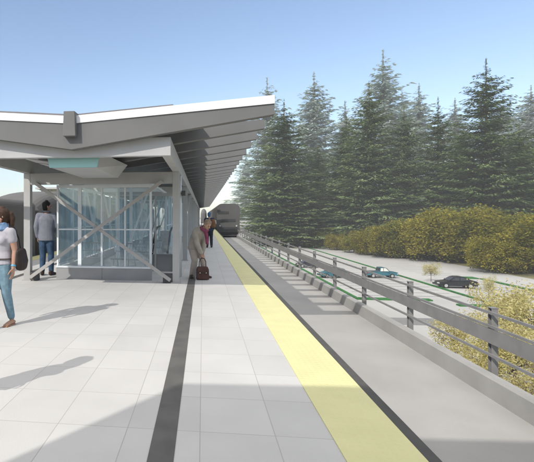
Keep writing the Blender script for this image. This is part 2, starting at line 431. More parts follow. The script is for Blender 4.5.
for x, wd in ((-3.455,.04),(-2.915,.085),(-2.38,.045),(-1.82,.035),(-1.215,.05)):
    mb = MB(); mb.box(x-wd/2, x+wd/2, gy0+.03, gy0+.09, .312, 2.168); gp(mb, 'mullion', M['mull'])
xs = [-3.435,-2.96,-2.405,-1.84,-1.24]
for a, b in ((-3.433,-2.96),(-2.87,-2.405),(-2.355,-1.84),(-1.80,-1.242)):
    mb = MB(); mb.box(a, b, gy0+.055, gy0+.065, .312, 2.168); gp(mb, 'glass_pane', M['glass'])
    mb = MB(); mb.box(a, b, gy0+.04, gy0+.08, 1.165, 1.195); gp(mb, 'transom', M['mull'])
for xx in (gx0+.05, gx1-.05):
    y = gy0+1.2
    ya = gy0+.14
    if xx > -2: y = gy0+4.8; ya = gy0+4.83
    while y < gy1+.1:
        mb = MB(); mb.box(xx-.03,xx+.03,y-.03,y+.03,.272,2.24); gp(mb, 'mullion', M['mull'])
        if not (xx > -2 and y < gy0+2): 
            mb = MB(); mb.box(xx-.005,xx+.005,ya,y-.032,.30,2.2); gp(mb, 'glass_pane', M['glass'])
        ya = y+.032; y += 1.2
    mb = MB(); mb.box(xx-.028,xx+.028,gy0+.14,gy1,2.242,2.30); gp(mb, 'head_rail', M['mull'])
    mb = MB(); mb.box(xx-.02,xx+.02,gy0+(.14 if xx<-2 else 4.8),gy1,1.165,1.195); gp(mb, 'transom', M['mull'])
# interior portals
for j, yy in enumerate((12.3,14.6,17.2,20.4,24,28)):
    mb = MB(); mb.box(-2.40,-2.31,yy,yy+.09,0,2.45); gp(mb, 'inner_column', M['mull'])
    mb = MB(); mb.box(-3.34,-1.34,yy+.1,yy+.16,2.30,2.42); gp(mb, 'inner_beam', M['mull'])
    mb = MB(); mb.bar((-3.3,yy+.2,2.25),(-2.9,yy+.2,.3),.035,.05); mb.bar((-1.5,yy+.2,2.25),(-2.2,yy+.2,.3),.035,.05); gp(mb, 'inner_brace', M['mull'])
    if j in (2,4): mb = MB(); mb.box(-3.30,-2.42,yy+.02,yy+.03,.05,2.28); gp(mb, 'glass_screen', M['glass'])
    if j in (2,5):
        mb = MB(); mb.box(-2.29,-1.38,yy+.02,yy+.03,.05,2.28); gp(mb, 'glass_screen', M['sky_pale'] if j == 5 else M['glass'])
# door screen to the right of the front glazing
mb = MB(); mb.box(-1.30,-.70,12.1,12.18,2.03,2.12); mb.box(-1.30,-1.26,12.1,12.18,0,2.03); mb.box(-.76,-.70,12.1,12.18,0,2.03); gp(mb, 'door_frame', M['steel2'])
mb = MB(); mb.box(-1.26,-.76,12.12,12.13,.47,2.03); gp(mb, 'door_glass', M['glass'])
mb = MB(); mb.box(-1.36,-.70,12.2,12.4,0,.46); gp(mb, 'low_wall', M['plinth'])

# escalator with black handrails, seen through the glass
ES = (-1.2,12.9,0)
es = empty('escalator', ES); tag(es, 'escalator with two black rubber handrails rising beside the glazed waiting room', 'escalator')
for dx in (-.18,.16):
    hp = [(-1.02+dx,12.75,.42),(-1.00+dx,12.85,.62),(-.96+dx,13.0,1.05),(-.92+dx,13.1,1.16),(-.84+dx,13.15,1.20)]
    hp = [(p[0]-.17+.10*(dx>0)-.07, p[1], p[2]) for p in hp]
    mb = MB(); mb.sweep(hp, [.028]*5, n=8); part(mb, 'handrail', M['rubber'], es, ES, smooth=True)
    mb = MB(); mb.sweep([(p[0]+.0,p[1]+.05,p[2]-.05) for p in hp], [(.008,.03)]*5, n=6); part(mb, 'balustrade', M['escal'], es, ES)
for i in range(6):
    mb = MB(); mb.box(-1.36,-1.06,13.25+.2*i,13.45+.2*i,-.0+.02,.18+.17*i); part(mb, 'step', M['escal'], es, ES)

# wire mesh benches
def bench(x, y, rz, label):
    t = empty('bench', (x,y,0), rz); tag(t, label, 'bench', 'wire benches in the waiting room')
    mb = MB()
    for i in range(17): 
        u = -.5+i/16
        mb.tube((u,.0,.40),(u,.22,.39),.007,n=5); mb.tube((u,.22,.39),(u,.38,.78),.007,n=5); 
    mb.build('seat_wires', M['escal'], t)
    mb = MB()
    for p, q in (((-.52,.0,.4),(.52,.0,.4)),((-.52,.22,.39),(.52,.22,.39)),((-.52,.38,.78),(.52,.38,.78)),((-.52,.3,.58),(.52,.3,.58))): mb.tube(p,q,.014,n=6)
    mb.build('frame', M['escal'], t)
    for u in (-.44,.44):
        mb = MB(); mb.tube((u,.02,.4),(u,-.02,0),.015,n=6); mb.tube((u,.22,.39),(u,.34,0),.015,n=6); mb.tube((u,-.02,.02),(u,.34,.02),.012,n=6)
        mb.build('leg', M['escal'], t)
    return t
bench(-3.0,11.5,R(25),'wire bench behind the left half of the front glazing')
bench(-1.85,11.2,R(-15),'wire bench behind the right half of the front glazing, nearest the front')
bench(-1.8,12.9,R(-30),'second wire bench on the right, deeper inside the waiting room')

# ------------------------------------------------------------------ trains
def rounded(x0, x1, z0, z1, r, n=6):
    p = [(x0,z0),(x1,z0)]
    for i in range(n+1):
        a = math.pi/2*i/n; p.append((x1-r+r*math.cos(a), z1-r*.75+r*.75*math.sin(a)))
    for i in range(n+1):
        a = math.pi/2+math.pi/2*i/n; p.append((x0+r+r*math.cos(a), z1-r*.75+r*.75*math.sin(a)))
    return p
def car(name, label, group, x0, x1, y0, y1, zt_, nwin=8, front=False, zb_=-.29, hump=False, r=.62):
    base = ((x0+x1)/2, y0, TZ); t = empty(name, base); tag(t, label, 'train car', group)
    mb = MB(); P = rounded(x0,x1,zb_,zt_,r)
    if hump:      # roof rises behind a low sloping nose
        rings = []
        for yy, zz in ((y0,zt_-.66),(y0+.5,zt_-.50),(y0+1.1,zt_-.36),(y0+1.8,zt_-.24),(y0+2.7,zt_-.13),(y0+3.8,zt_-.05),(y0+5.5,zt_),(y1,zt_)):
            rings.append([(p[0],yy,p[1]) for p in rounded(x0,x1,zb_,zz,r)])
        n = len(rings[0]); vs = [v for rg in rings for v in rg]
        fs = [tuple(range(n)), tuple(range(len(vs)-1,len(vs)-n-1,-1))] + [(i*n+k, i*n+(k+1)%n, (i+1)*n+(k+1)%n, (i+1)*n+k) for i in range(len(rings)-1) for k in range(n)]
        mb.add(vs, fs)
    else: mb.prism(P, 'y', y0, y1)
    tm = M['train_front'] if front or y0 > 60 else M['train']; o = part(mb, 'body', tm, t, base)
    mb = MB(); mb.box(x0+.12,x1-.12,y0+.3,y1-.3,TZ+.32,zb_-.003); part(mb, 'underframe', M['train_dark'], t, base)
    for yy in (y0+2, y1-3.4):
        mb = MB()
        for d in (0,1.4):
            for xx in (x0+.35,x1-.35): mb.tube((xx-.06,yy+d,TZ+.33),(xx+.06,yy+d,TZ+.33),.33,n=16)
        part(mb, 'wheelset', M['train_roof'], t, base)
    for sx in (x0-.006, x1-.014):
        for i in range(nwin):
            ya = y0 + 1.6 + (y1-y0-2.6)*i/nwin; yb = ya + (y1-y0-2.6)/nwin*.72
            mb = MB(); mb.box(sx, sx+.02, ya, yb, .55, 1.02); 
            part(mb, 'window', M['train_dark'], t, base)
        mb = MB(); mb.box(sx+.001, sx+.019, y0+.2, y1-.2, .28, .34); part(mb, 'trim_line', M['train_roof'], t, base)
    if front:
        w = x1-x0
        for nm, a, b, c, d in (('cab_window',.05,.52,1.72,2.02),('front_panel',.2,.82,.86,1.16),('buffer_beam',.0,1.0,-.28,.28)):
            mb = MB(); mb.box(x0+w*a+.004,x0+w*b-.004,y0-.03,y0-.002,c,d); part(mb, nm, M['train_dark'], t, base, bevel=.01)
        mb = MB(); mb.box(x0+w*.08,x0+w*.92,y0+.02,y0+.3,TZ+.12,TZ+.3); part(mb, 'snow_plough', M['train_dark'], t, base)
        for xx in (.14,.86):
            mb = MB(); mb.tube((x0+w*xx,y0-.05,.42),(x0+w*xx,y0-.002,.42),.09,n=14); part(mb, 'headlight', M['steel2'], t, base)
        mb = MB(); mb.box(x0+w*.46,x0+w*.54,y0-.22,y0-.032,-.3,-.12); part(mb, 'coupler', M['train_dark'], t, base)
    return t
TY = 50.2
G1 = 'cars of the train standing on the right hand track'
labs = ['grey double deck train end with rounded roof standing on the track ahead', 'second car of the train ahead, coupled behind its cab car', 'third car of the train ahead', 'fourth and last car of the train ahead']
for i in range(4): car('train_car', labs[i], G1, 1.52, 4.0, TY+18.6*i, TY+18.6*i+18.2, 2.86, 8, front=(i==0))
G2 = 'cars of the train along the left platform edge'
car('train_car', 'low dark grey train car at far left, behind the woman', G2, -9.0, -6.5, -6, 16.9, 2.10, 8, r=.35)
car('train_car', 'dark grey train car with rising rounded nose behind the man in the blazer', G2, -9.0, -6.5, 17.3, 38, 2.74, 8, hump=True)
car('train_car', 'dark grey train car beyond the glass waiting room, left platform edge', G2, -9.0, -6.5, 38.5, 60, 2.74, 8)
# vent hood / small roof canopy beyond the left train
hb = (-13.4,40,GZ)
h = empty('distant_canopy', hb); tag(h, 'small flat roof on short posts rising above the left train', 'canopy')
mb = MB(); mb.box(-15.0,-11.9,39,43.0,3.92,4.08); part(mb, 'roof_slab', M['steel2'], h, hb)
mb = MB(); mb.box(-14.7,-12.2,39.3,42.7,3.82,3.917); part(mb, 'roof_beam', M['steel2'], h, hb)
for xx in (-14.5,-13.8,-13.1,-12.4):
    mb = MB(); mb.box(xx-.1,xx+.1,39.4,39.6,GZ,3.818); part(mb, 'post', M['steel2'], h, hb)

# far end of platform: round topped kiosk, far wall
kb = (.15,92,0)
kk = empty('round_topped_shaft', kb); tag(kk, 'narrow grey shaft with rounded top at the far end of the platform', 'lift shaft')
mb = MB(); mb.sweep([(.15,92,0),(.15,92,2.0),(.15,92,2.6),(.15,92,2.95)], [.62,.60,.45,.18], n=20, cap=False); part(mb, 'shaft', M['train'], kk, kb, smooth=True)
mb = MB(); mb.box(-.1,.4,91.3,91.42,0,2.0); part(mb, 'door', M['train_roof'], kk, kb)
mb = MB(); mb.box(4.4,26,190,190.6,GZ,-.4); o = mb.build('retaining_wall', M['wallc']); tag(o, 'distant pale retaining wall beyond the train and railing', 'wall')

# building behind the viewer, whose shadow falls across the foreground
bb = (0,-3,TZ)
b = empty('station_building', bb); tag(b, 'tall plain station hall behind the viewer, casting the broad foreground shadow', 'building')
mb = MB(); mb.prism([(-4.33,-1.78),(7.0,-1.02),(7.0,-7),(-4.33,-7)], 'z', 2.9, 5.5); part(mb, 'upper_wall', M['wallc'], b, bb)
mb = MB(); mb.prism([(-4.33,-1.78),(1.2,-1.41),(1.2,-7),(-4.33,-7)], 'z', .01, 2.897); part(mb, 'lower_wall', M['wallc'], b, bb)
mb = MB(); mb.prism([(4.2,-1.21),(7.0,-1.02),(7.0,-7),(4.2,-7)], 'z', GZ, 2.897); part(mb, 'outer_pier', M['wallc'], b, bb)

# ------------------------------------------------------------------ vegetation
def quad(mb, c, d, w, nrm):
    """leaf sized diamond: centre c, half length vector d, half width vector w"""
    o = len(mb.v)
    mb.v += [tuple(c-d), tuple(c+w*.9-d*.1), tuple(c+d), tuple(c-w*.9-d*.1)]; mb.f.append((o,o+1,o+2,o+3))
def conifer_crown(seed, Ht=40., Rr=10., whorls=44, leaf=.5, dens=1.0):
    rnd = random.Random(seed); mb = MB()
    for i in range(whorls):
        f = ((i+.5)/whorls)**.92
        z = Ht*(.05 + .93*f)
        L0 = Rr*min(1,(1-f)*7+.25)*(1-f)**.74*(1.04+.12*math.sin(i*1.7+seed)) + .06
        nb = int((12 + 5*(1-f))*min(1,(1-f)*4+.25)); tip = min(1,(1-f)*4.5+.35)
        a0 = rnd.random()*6.28
        for b_ in range(nb):
            a = a0 + 6.283*b_/nb + rnd.uniform(-.28,.28)
            L = L0*rnd.uniform(.62,1.08)*(1+.22*noise.noise(V((math.cos(a)*1.3+seed, math.sin(a)*1.3, f*7))))
            if rnd.random() < .08: L *= .45
            out = V((math.cos(a), math.sin(a), 0)); lat = V((-math.sin(a), math.cos(a), 0))
            slope = rnd.uniform(-.30,-.05) + .55*f
            zz = z + rnd.uniform(-1.1,1.1)*Ht/whorls
            n = max(3, int(L/.46*dens))
            for k in range(n):
                s = (k+.7)/n
                p = out*(L*s) + V((0,0,zz + L*(slope*s - .10*s*s + (.12*s*s*s))))
                wid = (1-s*.75)*L*.26 + .22*min(1,.1+L*.3)
                for q in range(int(3+4*tip)):
                    u = rnd.uniform(-1,1)
                    c = p + lat*(u*wid) + V((0,0,-abs(u)*wid*.28 + rnd.uniform(-.22,.12))) + out*rnd.uniform(-.3,.1)
                    d = (out*rnd.uniform(.5,1) + lat*u*rnd.uniform(.4,1.1) + V((0,0,rnd.uniform(-.5,.1)))).normalized()*leaf*(1-.3*f)*tip*rnd.uniform(.6,1.2)
                    w_ = d.cross(V((rnd.uniform(-.6,.6),rnd.uniform(-.6,.6),1))).normalized()*leaf*(1-.3*f)*tip*rnd.uniform(.20,.36)
                    quad(mb, c, d, w_, None)
    for k in range(14):   # leader
        z = Ht*(.96+.045*k/14)
        d = V((rnd.uniform(-1,1),rnd.uniform(-1,1),.5)).normalized()*.4*(1.1-k/14); quad(mb, V((0,0,z)), d, d.cross(V((0,0,1))).normalized()*.1, None)
    return mb
NEEDLE = foliage_mat('needle_green', [(.045,.075,.026),(.095,.145,.055),(.165,.22,.095),(.25,.30,.15)], .22, .2)
NEEDLE_HAZE = foliage_mat('needle_haze_pale', [(.30,.38,.34),(.38,.46,.42),(.46,.53,.49),(.54,.60,.57)], .22, .25)  # far needles: paleness of haze put into the colour
protos = []
def tree_trunk(Ht, r, lean=0, m=None, parent=None, top=.97):
    mb = MB(); pts = [(0,0,-.5)]; rr = [r*1.25]
    for i in range(1,9): pts.append((lean*i/8+.03*math.sin(i*2)*Ht/40, .03*math.cos(i*3)*Ht/40, Ht*top*i/8)); rr.append(r*(1-i/8.6))
    mb.sweep(pts, rr, n=8, cap=False); return mb.build('trunk', m or M['bark'], parent, smooth=True)
def make_conifer(seed, Ht, Rr, whorls, needle, leaf=.50, dens=1.):
    t = empty('conifer_tree'); tree_trunk(Ht, Ht*.011, 0, M['bark'], t)
    conifer_crown(seed, Ht, Rr, whorls, leaf, dens).build('crown', needle, t)
    return t
cp = [make_conifer(3,40,10,44,NEEDLE), make_conifer(8,40,8.6,40,NEEDLE), make_conifer(21,40,11,46,NEEDLE)]
cf = [make_conifer(5,40,9.5,40,NEEDLE_HAZE,.65,.8), make_conifer(14,40,8.0,38,NEEDLE_HAZE,.65,.8)]
used = set()
def place(u, vtip, d, lst, kind_i, wpx, label, group, name=None):
    xc = (u-148)/450; X = d*(-.1213+.9926*xc); Y = d*(.9926+.1213*xc)
    gz = hill(X, Y); Ht = EYE + (216-vtip)/450*d - gz
    p = lst[kind_i % len(lst)]
    t = p if id(p) not in used else copy_tree(p); used.add(id(p))
    s = Ht/40/1.005; base_w = {0:10,1:8.6,2:11}[kind_i % 3] if lst is cp else (9.5,8.0)[kind_i % 2]
    sw = 1.28*(wpx/2/450*d)/base_w
    t.location = (X, Y, gz); t.scale = (sw, sw, s); t.rotation_euler = (0,0,u*.7)
    tag(t, label, 'conifer', group)
GN = 'tall dark conifers behind the parking lot'; GF = 'pale distant conifers rising behind the dark ones'
near = [(284,98,130,0,92,'dark green spruce standing alone nearest the end of the canopy roof'),
        (266,172,165,1,40,'small dark spruce at the left edge of the dark tree row, beside the train'),
        (318,140,142,2,62,'short dark conifer in the gap right of the spruce nearest the canopy'),
        (346,112,128,1,62,'dark conifer just left of the pointed double crown at the middle of the row'),
        (369,80,118,0,84,'dark green spruce with a slim pointed top at the middle of the row'),
        (404,104,116,2,70,'dark conifer with a rounded shoulder right of the middle spruce'),
        (438,96,112,1,62,'narrow dark conifer left of the tallest right hand spruce'),
        (463,122,118,0,62,'shorter dark conifer tucked under the left side of the tallest right hand spruce'),
        (486,56,102,2,100,'tallest and broadest dark spruce on the right, above the autumn bushes'),
        (519,122,106,1,66,'dark conifer right of the tallest spruce, near the edge of the row'),
        (546,112,100,0,72,'dark conifer at the far right end of the row'),
        (298,168,122,1,56,'low dark conifer in front of the gap left of the middle of the row')]
for u,vt,d,ki,wp,lb in near: place(u,vt,d,cp,ki,wp,lb,GN)
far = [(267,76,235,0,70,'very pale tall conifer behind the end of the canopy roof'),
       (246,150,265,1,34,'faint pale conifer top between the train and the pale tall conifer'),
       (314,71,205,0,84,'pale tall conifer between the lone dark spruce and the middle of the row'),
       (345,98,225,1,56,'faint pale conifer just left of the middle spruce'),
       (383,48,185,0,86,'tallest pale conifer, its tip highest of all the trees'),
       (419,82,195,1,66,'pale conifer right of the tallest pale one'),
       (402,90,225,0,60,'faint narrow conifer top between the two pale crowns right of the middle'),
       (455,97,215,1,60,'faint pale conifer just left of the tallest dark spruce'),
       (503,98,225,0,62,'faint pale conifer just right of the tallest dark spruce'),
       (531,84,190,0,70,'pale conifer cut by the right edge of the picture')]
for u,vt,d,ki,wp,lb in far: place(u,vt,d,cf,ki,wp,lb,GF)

def leafy(seed, Rx, Rz, zc, nblob, nleaf, leaf, sparse=0):
    rnd = random.Random(seed); mb = MB(); blobs = []
    for i in range(nblob):
        a = rnd.random()*6.28; e = rnd.uniform(-.9,1); r = rnd.uniform(.35,.95)
        c = V((math.cos(a)*Rx*r*math.sqrt(1-e*e*.8), math.sin(a)*Rx*r*math.sqrt(1-e*e*.8), zc + Rz*e*.8*r))
        blobs.append((c, rnd.uniform(.16,.34)*Rx))
    for c, br in blobs:
        for k in range(nleaf):
            d = V((rnd.gauss(0,1),rnd.gauss(0,1),rnd.gauss(0,.8))).normalized()*br*(rnd.random()**.4)*(rnd.uniform(1.2,1.75) if rnd.random() < .10 else 1)
            p = c + d
            if p.z < .1: continue
            l = V((rnd.gauss(0,1),rnd.gauss(0,1),rnd.gauss(0,.5))).normalized()*leaf*rnd.uniform(.6,1.3)
            w_ = l.cross(V((rnd.gauss(0,1),rnd.gauss(0,1),rnd.gauss(0,1)))).normalized()*leaf*.55*rnd.uniform(.6,1.2)
            quad(mb, p, l, w_, None)
    return mb, blobs
def branches(blobs, z0, r, m, parent, h):
    mb = MB(); mb.sweep([(0,0,-.3),(0.02*h,0,h*.3),(0,0.02*h,h*.62)],[r*1.2,r,r*.45], n=7, cap=False)
    mb.build('trunk', m, parent, smooth=True)
    mb = MB()
    for c, br in blobs:
        s = V((0,0,z0+(c.z-z0)*.35)); mid = (s+c)/2 + V((0,0,-.05*h))
        mb.sweep([s, mid, c],[r*.45,r*.3,r*.1], n=5, cap=False)
    mb.build('limbs', m, parent, smooth=True)
AUT = foliage_mat('autumn_foliage', [(.035,.045,.010),(.12,.12,.020),(.215,.195,.032),(.38,.32,.06)], .45, .3)
AUT2 = foliage_mat('green_gold_foliage', [(.03,.045,.012),(.09,.11,.022),(.18,.185,.034),(.34,.30,.06)], .45, .3)
PALE = foliage_mat('pale_yellow_foliage', [(.22,.20,.07),(.40,.36,.14),(.55,.49,.22),(.67,.61,.34)], 1.2, .35)
def make_leafy(name, seed, Rx, Rz, zc, nb, nl, leaf, m, bark, h, r):
    t = empty(name); mb, bl = leafy(seed, Rx, Rz, zc, nb, nl, leaf); mb.build('crown', m, t); branches(bl, zc*.5, r, bark, t, h); return t
ap = [make_leafy('autumn_tree',31,5.4,4.6,3.9,110,310,.22,AUT,M['bark'],9,.2), make_leafy('autumn_tree',37,5.0,4.6,3.9,105,310,.22,AUT2,M['bark'],9,.2), make_leafy('autumn_tree',41,5.7,4.4,3.8,115,310,.22,AUT,M['bark'],9,.2)]
GA = 'autumn coloured trees along the far edge of the parking lot'
auts = [(534,216,66,0,'golden autumn tree at the right edge of the picture beside the lot'),
        (508,214,72,2,'broad golden tree second from the right edge along the lot'),
        (478,208,78,0,'golden autumn tree directly below the tallest dark spruce'),
        (452,208,83,2,'tall golden tree above and just right of the black sedan'),
        (430,214,84,0,'golden autumn tree above the black sedan, left of it'),
        (410,220,88,1,'greenish gold tree between the pickup and the black sedan'),
        (391,224,90,0,'golden autumn tree right behind the teal pickup'),
        (372,228,96,2,'golden tree just left of the teal pickup'),
        (354,233,102,1,'greenish gold tree between the teal car and the pickup'),
        (337,233,110,0,'golden autumn tree behind the teal car'),
        (321,227,118,1,'greenish gold tree left of the teal car'),
        (306,225,130,2,'golden tree behind the small dark car'),
        (292,226,142,0,'golden tree at the left part of the lot edge'),
        (279,226,158,0,'small far golden tree near the left end of the lot'),
        (266,226,178,1,'farthest greenish tree along the railing, near the train'),
        (497,234,66,0,'low golden tree in front of the taller golden ones at the right'),
        (254,224,205,1,'tiny greenish tree where railing and train meet')]
for q, (uu, dd, vt_) in enumerate(((520,77,212),(490,86,209),(464,90,206),(440,92,211),(420,96,216),(400,99,220),(381,104,225),(362,110,229),(345,118,231),(329,126,230),(313,138,228),(299,150,228))):
    auts.append((uu, vt_, dd, (1,0,2)[q % 3], ('back row greenish gold tree, ','back row golden tree, ','back row broad golden tree, ')[q % 3] + ('at the right edge of the hedge','below the tallest dark spruce','just left of the tallest spruce','above the black sedan','between sedan and pickup','right of the pickup','above the pickup','left of the pickup','above the teal hatchback','behind the teal hatchback','above the small charcoal car','at the left end of the hedge')[q]))
used2 = set()
def place2(u, vt, d, p, sw, label, group, zg=None, cat='tree', basev=None):
    xc = (u-148)/450; X = d*(-.1213+.9926*xc); Y = d*(.9926+.1213*xc)
    gz = GZ if zg is None else zg
    Ht = EYE + (216-vt)/450*d - gz
    t = p if id(p) not in used2 else copy_tree(p); used2.add(id(p))
    s = Ht/8.2; t.location = (X,Y,gz); t.scale = (s*sw, s*sw, s); t.rotation_euler = (0,0,u*1.3)
    tag(t, label, cat, group)
for u,vt,d,ki,lb in auts: place2(u,vt,d,ap[ki],.98,lb,GA)
pp = [make_leafy('yellow_shrub',51,4.0,3.6,4.4,50,88,.13,PALE,M['bark2'],8,.10), make_leafy('yellow_shrub',57,3.7,3.6,4.4,46,88,.13,PALE,M['bark2'],8,.10)]
GP = 'sparse pale yellow small trees on the slope below the railing'
pal = [(470,334,13.5,1,.9,-4.4,'low pale yellow shrub at the kerb, left of the nearest railing post'),
       (489,269,44,1,.5,GZ,'pale yellow small tree at the rear end of the black sedan'),
       (515,310,14.5,0,.9,-4.8,'pale yellow shrub right of the nearest railing post'),
       (492,322,15.5,0,1.0,-4.9,'pale yellow shrub behind the nearest railing post'),
       (455,298,21,1,.85,-5.6,'pale yellow shrub between the two nearest railing posts'),
       (534,296,17,0,.85,-5.4,'leafy pale yellow shrub at the right edge of the picture, behind the rails'),
       (530,352,12,1,.8,-4.2,'low pale yellow shrub close below the kerb at the right edge'),
       (503,272,26,0,.8,-6.3,'taller pale yellow shrub just right of the black sedan'),
       (536,264,22,1,1.0,-6.0,'tallest pale yellow shrub at the right edge of the picture'),
       (431,258,57,1,.95,GZ,'pale yellow small tree just left of the black sedan')]
for u,vt,d,ki,sw,zg,lb in pal: place2(u,vt,d,pp[ki],sw,lb,GP,zg,'shrub')

# ------------------------------------------------------------------ vehicles
CG = glass_mat('car_glass', (.25,.35,.38), .15)
TYRE = mat('tyre', g(.02), .8, .1, 8); RIM = mat('rim', g(.5), .35, .05, 8, metal=.5); LAMP = mat('lamp', (.6,.6,.55), .2, .05, 5); RLAMP = mat('tail_lamp', (.35,.02,.02), .3, .05, 5)
def vehicle(name, label, cat, x, y, rz, paint, kind='sedan', L=4.1):
    """local: length along X (nose at -X), width along Y"""
    t = empty(name, (x,y,GZ+.004), rz); tag(t, label, cat, 'vehicles in the parking lot')
    s = L/4.5; W = .86*s
    def P(l): return [(a*s, b*s) for a, b in l]
    def shell(prof, w, inset, mname, m, zin=None):
        mb = MB(); n = len(prof); zs = [p[1] for p in prof]; z0, z1 = min(zs), max(zs); vs = []
        lev = [(-w*.93), -w, w, w*.93]
        for li, yy in enumerate(lev):
            for (a, b) in prof:
                k = (b-z0)/(z1-z0+1e-6); yv = yy*(1-inset*k); sh = .985 if li in (0,3) else 1
                vs.append((a*sh, yv, z0+(b-z0)*sh))
        fs = [tuple(range(n)), tuple(range(4*n-1,3*n-1,-1))] + [(j*n+i, (j+1)*n+i, (j+1)*n+(i+1)%n, j*n+(i+1)%n) for j in range(3) for i in range(n)]
        mb.add(vs, fs); return recalc(mb.build(mname, m, t))
    if kind == 'sedan':
        body = [(-2.2,.30),(-2.26,.52),(-2.18,.68),(-1.9,.76),(-1.0,.88),(-.9,.92),(1.25,.96),(2.05,.93),(2.22,.82),(2.24,.5),(2.16,.30)]
        cab = [(-1.02,.90),(-.38,1.34),(-.05,1.42),(.6,1.42),(.95,1.36),(1.62,.94)]
        wins = [[(-.82,.96),(-.32,1.30),(-.05,1.35),(.18,1.36),(.18,.96)], [(.26,.96),(.26,1.36),(.6,1.35),(.9,1.29),(1.36,.98)]]
        ws = [(-1.0,.93),(-.40,1.335)]; rs = [(.98,1.35),(1.58,.96)]
    elif kind == 'hatch':
        body = [(-2.15,.30),(-2.22,.52),(-2.1,.72),(-1.3,.88),(1.9,.95),(2.1,.9),(2.18,.5),(2.1,.30)]
        cab = [(-1.3,.88),(-.55,1.38),(-.1,1.46),(1.3,1.44),(1.98,.94)]
        wins = [[(-1.05,.95),(-.5,1.33),(.2,1.39),(.2,.95)], [(.28,.95),(.28,1.39),(1.2,1.37),(1.66,.98)]]
        ws = [(-1.27,.91),(-.57,1.375)]; rs = [(1.33,1.42),(1.95,.97)]
    else:
        body = [(-2.2,.38),(-2.26,.60),(-2.2,.84),(-1.2,.96),(.45,1.0),(.46,.98),(2.2,.98),(2.24,.6),(2.2,.38)]
        cab = [(-1.1,.95),(-.62,1.50),(-.4,1.56),(.28,1.56),(.42,.99)]
        wins = [[(-.92,1.02),(-.56,1.44),(-.38,1.49),(-.2,1.49),(-.2,1.02)], [(-.13,1.02),(-.13,1.49),(.22,1.48),(.30,1.02)]]
        ws = [(-1.08,.98),(-.64,1.49)]; rs = [(.30,1.5),(.41,1.05)]
    body, cab = P(body), P(cab)
    bo = shell(body, W, .07, 'body', paint); cb = shell(cab, W*.93, .16, 'cabin', paint)
    zc0, zc1 = min(p[1] for p in cab), max(p[1] for p in cab)
    for wv in wins:
        for sg in (-1,1):
            mb = MB(); vs = []
            for off in (.006,.02):
                for a, b_ in P(wv):
                    k = (b_-zc0)/(zc1-zc0); vs.append((a, sg*(W*.93*(1-.16*k)+off-.008), b_))
            n = len(wv); mb.add(vs, [tuple(range(n)), tuple(range(2*n-1,n-1,-1))]+[(i,i+n,(i+1)%n+n,(i+1)%n) for i in range(n)])
            recalc(mb.build('window', M['train_dark'] if kind!='pickup' else LAMP, t))
    for nm, (p, q) in (('windscreen',P(ws)),('rear_window',P(rs))):
        mb = MB(); w_ = W*.74; d = V((q[0]-p[0],0,q[1]-p[1])); nrm = V((-d.z,0,d.x)).normalized()
        if nm == 'rear_window' : nrm = V((-d.z,0,d.x)).normalized()
        a = V((p[0],0,p[1]))+d*.08+nrm*.012; b_ = V((p[0],0,p[1]))+d*.92+nrm*.012
        mb.bar(a, b_, w_*2, .02, up=nrm); mb.build(nm, M['train_dark'], t)
    if kind == 'pickup':
        mb = MB(); mb.box(.52*s,2.12*s,-W*.82,W*.82,.985*s,.99*s); mb.build('load_bed', M['darkbox'], t)
    for wx in (-1.38,1.36):
        for sg in (-1,1):
            r = .33*s
            mb = MB(); mb.tube((wx*s,sg*(W-.17),r),(wx*s,sg*(W+.012),r),r,n=20); wh = mb.build('wheel', TYRE, t)
            mb = MB(); mb.tube((wx*s,sg*(W+.0),r),(wx*s,sg*(W+.022),r),r*.6,n=14); mb.build('rim', RIM, wh)
    for sg in (-1,1):
        mb = MB(); mb.box(-2.255*s,-2.1*s,sg*W*.72-.16,sg*W*.72+.16,.58*s,.70*s); mb.build('headlight', LAMP, t)
        mb = MB(); mb.box(2.12*s,2.25*s,sg*W*.74-.14,sg*W*.74+.14,.66*s,.8*s); mb.build('tail_light', RLAMP, t)
        mb = MB(); mb.box(-.85*s,-.7*s,sg*(W+.06)-.07,sg*(W+.06)+.07,.93*s,1.03*s); mb.build('mirror', paint, t)
    mb = MB(); mb.box(-2.3*s,-2.15*s,-W*.9,W*.9,.32*s,.46*s); mb.build('bumper', M['darkbox'], t)
    return t
BLK = mat('black_paint', (.012,.012,.014), .35, .1, 2, spec=.5); TEAL = mat('teal_paint', (.035,.13,.165), .35, .06, 2, spec=.5); GRY = mat('charcoal_paint', (.035,.035,.04), .4, .1, 2, spec=.5)
vehicle('sedan', 'black sedan parked alone at the right, side on', 'car', 29.0, 56.1, R(-3), BLK, 'sedan', 4.15)
vehicle('hatchback', 'teal hatchback seen behind the railing, left of the teal pickup', 'car', 17.5, 63.5, R(10), TEAL, 'hatch', 3.9)
vehicle('pickup_truck', 'teal pickup with pale cab windows parked before the golden trees', 'pickup truck', 23.8, 64.2, R(182), TEAL, 'pickup', 4.0)
vehicle('hatchback', 'small charcoal car behind the railing, between the teal hatchback and the train', 'car', 16.9, 75.5, R(8), GRY, 'hatch', 3.9)
vehicle('sedan', 'tiny dark sedan farthest away near the train, behind the railing', 'car', 16.6, 128, R(5), GRY, 'sedan', 5.2)

